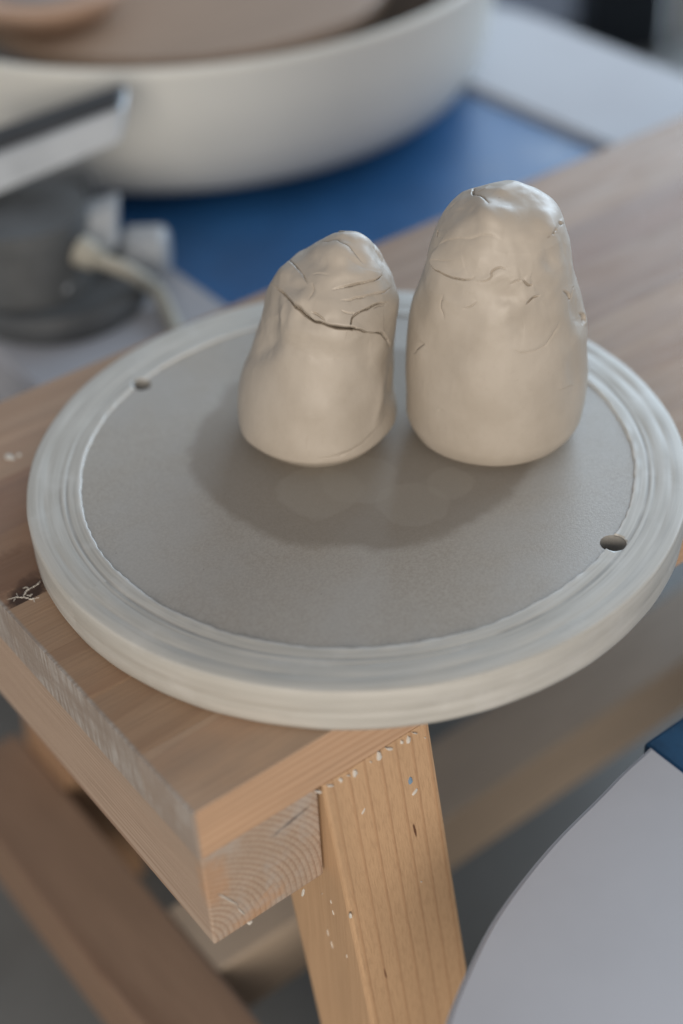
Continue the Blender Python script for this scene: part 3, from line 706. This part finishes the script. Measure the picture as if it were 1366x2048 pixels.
obj('knob', tube_bm([kq - U * 0.016, kq - U * 0.012, kq + U * 0.010, kq + U * 0.014], [0.014, 0.0165, 0.0165, 0.013], 28), LIGHTMETAL, pedal)
cb = [at_depth((172, 508), 0.950), at_depth((215, 525), 0.948), at_depth((262, 545), 0.950), at_z((310, 578), DZ + 0.012), at_z((335, 622), DZ + 0.006), at_z((352, 662), DZ + 0.0055), at_z((372, 720), DZ + 0.0055)]
cable = obj('cable', tube_bm(spline(cb, 6), 0.0052, 14), HOSE, pedal, smooth=True)
obj('strain_relief', tube_bm([at_depth((160, 500), 0.951), at_depth((196, 518), 0.949)], [0.0105, 0.0085], 18), HOSE, cable)

# ------------------------------------------------------------------ second wheel in front of the bench
w2 = tag(empty('pottery_wheel', (0.22, -0.46, 0)), 'pottery wheel whose curved bare white wing almost touches the bench legs', 'pottery wheel')
curve = [(0.0415, -0.1565), (0.020, -0.1590), (0.003, -0.1620), (-0.033, -0.1680), (-0.071, -0.1785), (-0.097, -0.1900), (-0.122, -0.2040), (-0.134, -0.2160), (-0.142, -0.2310), (-0.146, -0.2500), (-0.147, -0.280), (-0.147, -0.36), (-0.14, -0.80), (0.0415, -0.80)]
cs = [tuple(p[:2]) for p in spline([(x, y, 0) for x, y in curve[:12]], 4)] + curve[12:]
obj('deck_wing', prism_bm(cs, DZ - 0.030, DZ, 0.0022), WHITE, w2)
obj('deck_panel', box_bm(0.0425, 0.395, -0.80, -0.1515, DZ - 0.032, DZ - 0.004, 0.002), BLUEWORNSHADE, w2)
obj('deck_wing', prism_bm([(0.396, -0.80), (0.60, -0.80), (0.61, -0.40), (0.56, -0.22), (0.396, -0.157)], DZ - 0.030, DZ, 0.0022), WHITE, w2)
obj('body', box_bm(0.03, 0.47, -0.74, -0.32, 0.10, DZ - 0.0325, 0.015, 3), BODYGREY, w2)
for fx in (0.06, 0.44):
    for fy in (-0.70, -0.36): obj('foot', box_bm(fx - 0.025, fx + 0.025, fy - 0.025, fy + 0.025, 0.0, 0.0995, 0.004), DARKRUBBER, w2)

# ------------------------------------------------------------------ things on the floor beyond the wheel
YAW = math.atan2(RHV[1], RHV[0])
def place(e_, px):
    p = at_z(px, 0.0); e_.location = (p[0], p[1], 0.0); e_.rotation_euler = (0, 0, YAW)
def crate(name, w, d, h, px, mat, label, cat):
    e_ = tag(empty(name, (0, 0, 0)), label, cat); t = 0.006
    x0, x1, y0, y1 = -w / 2, w / 2, 0, d
    obj('side', box_bm(x0, x1, y0, y0 + t, 0.0065, h, 0.002), mat, e_); obj('side', box_bm(x0, x1, y1 - t, y1, 0.0065, h, 0.002), mat, e_)
    obj('side', box_bm(x0, x0 + t, y0 + t + 0.0002, y1 - t - 0.0002, 0.0065, h, 0.002), mat, e_); obj('side', box_bm(x1 - t, x1, y0 + t + 0.0002, y1 - t - 0.0002, 0.0065, h, 0.002), mat, e_)
    obj('bottom', box_bm(x0, x1, y0, y1, 0.0, 0.006, 0.001), mat, e_)
    obj('lid', box_bm(x0 - 0.004, x1 + 0.004, y0 - 0.004, y1 + 0.004, h + 0.0004, h + 0.018, 0.004), mat, e_)
    place(e_, px)
crate('storage_crate', 0.26, 0.30, 0.34, (985, 60), SKYBLUE, 'pale blue plastic storage crate on the floor beyond the wheel', 'crate')
crate('storage_bin', 0.118, 0.30, 0.40, (1247, 110), NAVY, 'tall dark navy storage bin beside the pale blue crate', 'bin')
post = tag(empty('stool', (0, 0, 0)), 'pale grey stool beside the dark navy bin', 'stool')
obj('seat', lathe([(0, 0.34), (0.13, 0.34), (0.135, 0.345), (0.135, 0.365), (0.13, 0.37), (0, 0.37)], (0, 0, 0), 48), PALEGREY, post)
obj('skirt', lathe([(0.122, 0.26), (0.128, 0.26), (0.128, 0.3398), (0.122, 0.3398)], (0, 0, 0), 48, closed=True), PALEGREY, post)
for k in range(4):
    a = k * math.pi / 2 + math.pi
    obj('leg', box_bm(0.105 * math.cos(a) - 0.017, 0.105 * math.cos(a) + 0.017, 0.105 * math.sin(a) - 0.017, 0.105 * math.sin(a) + 0.017, 0, 0.3398, 0.003), PALEGREY, post)
place(post, (1500, 60))
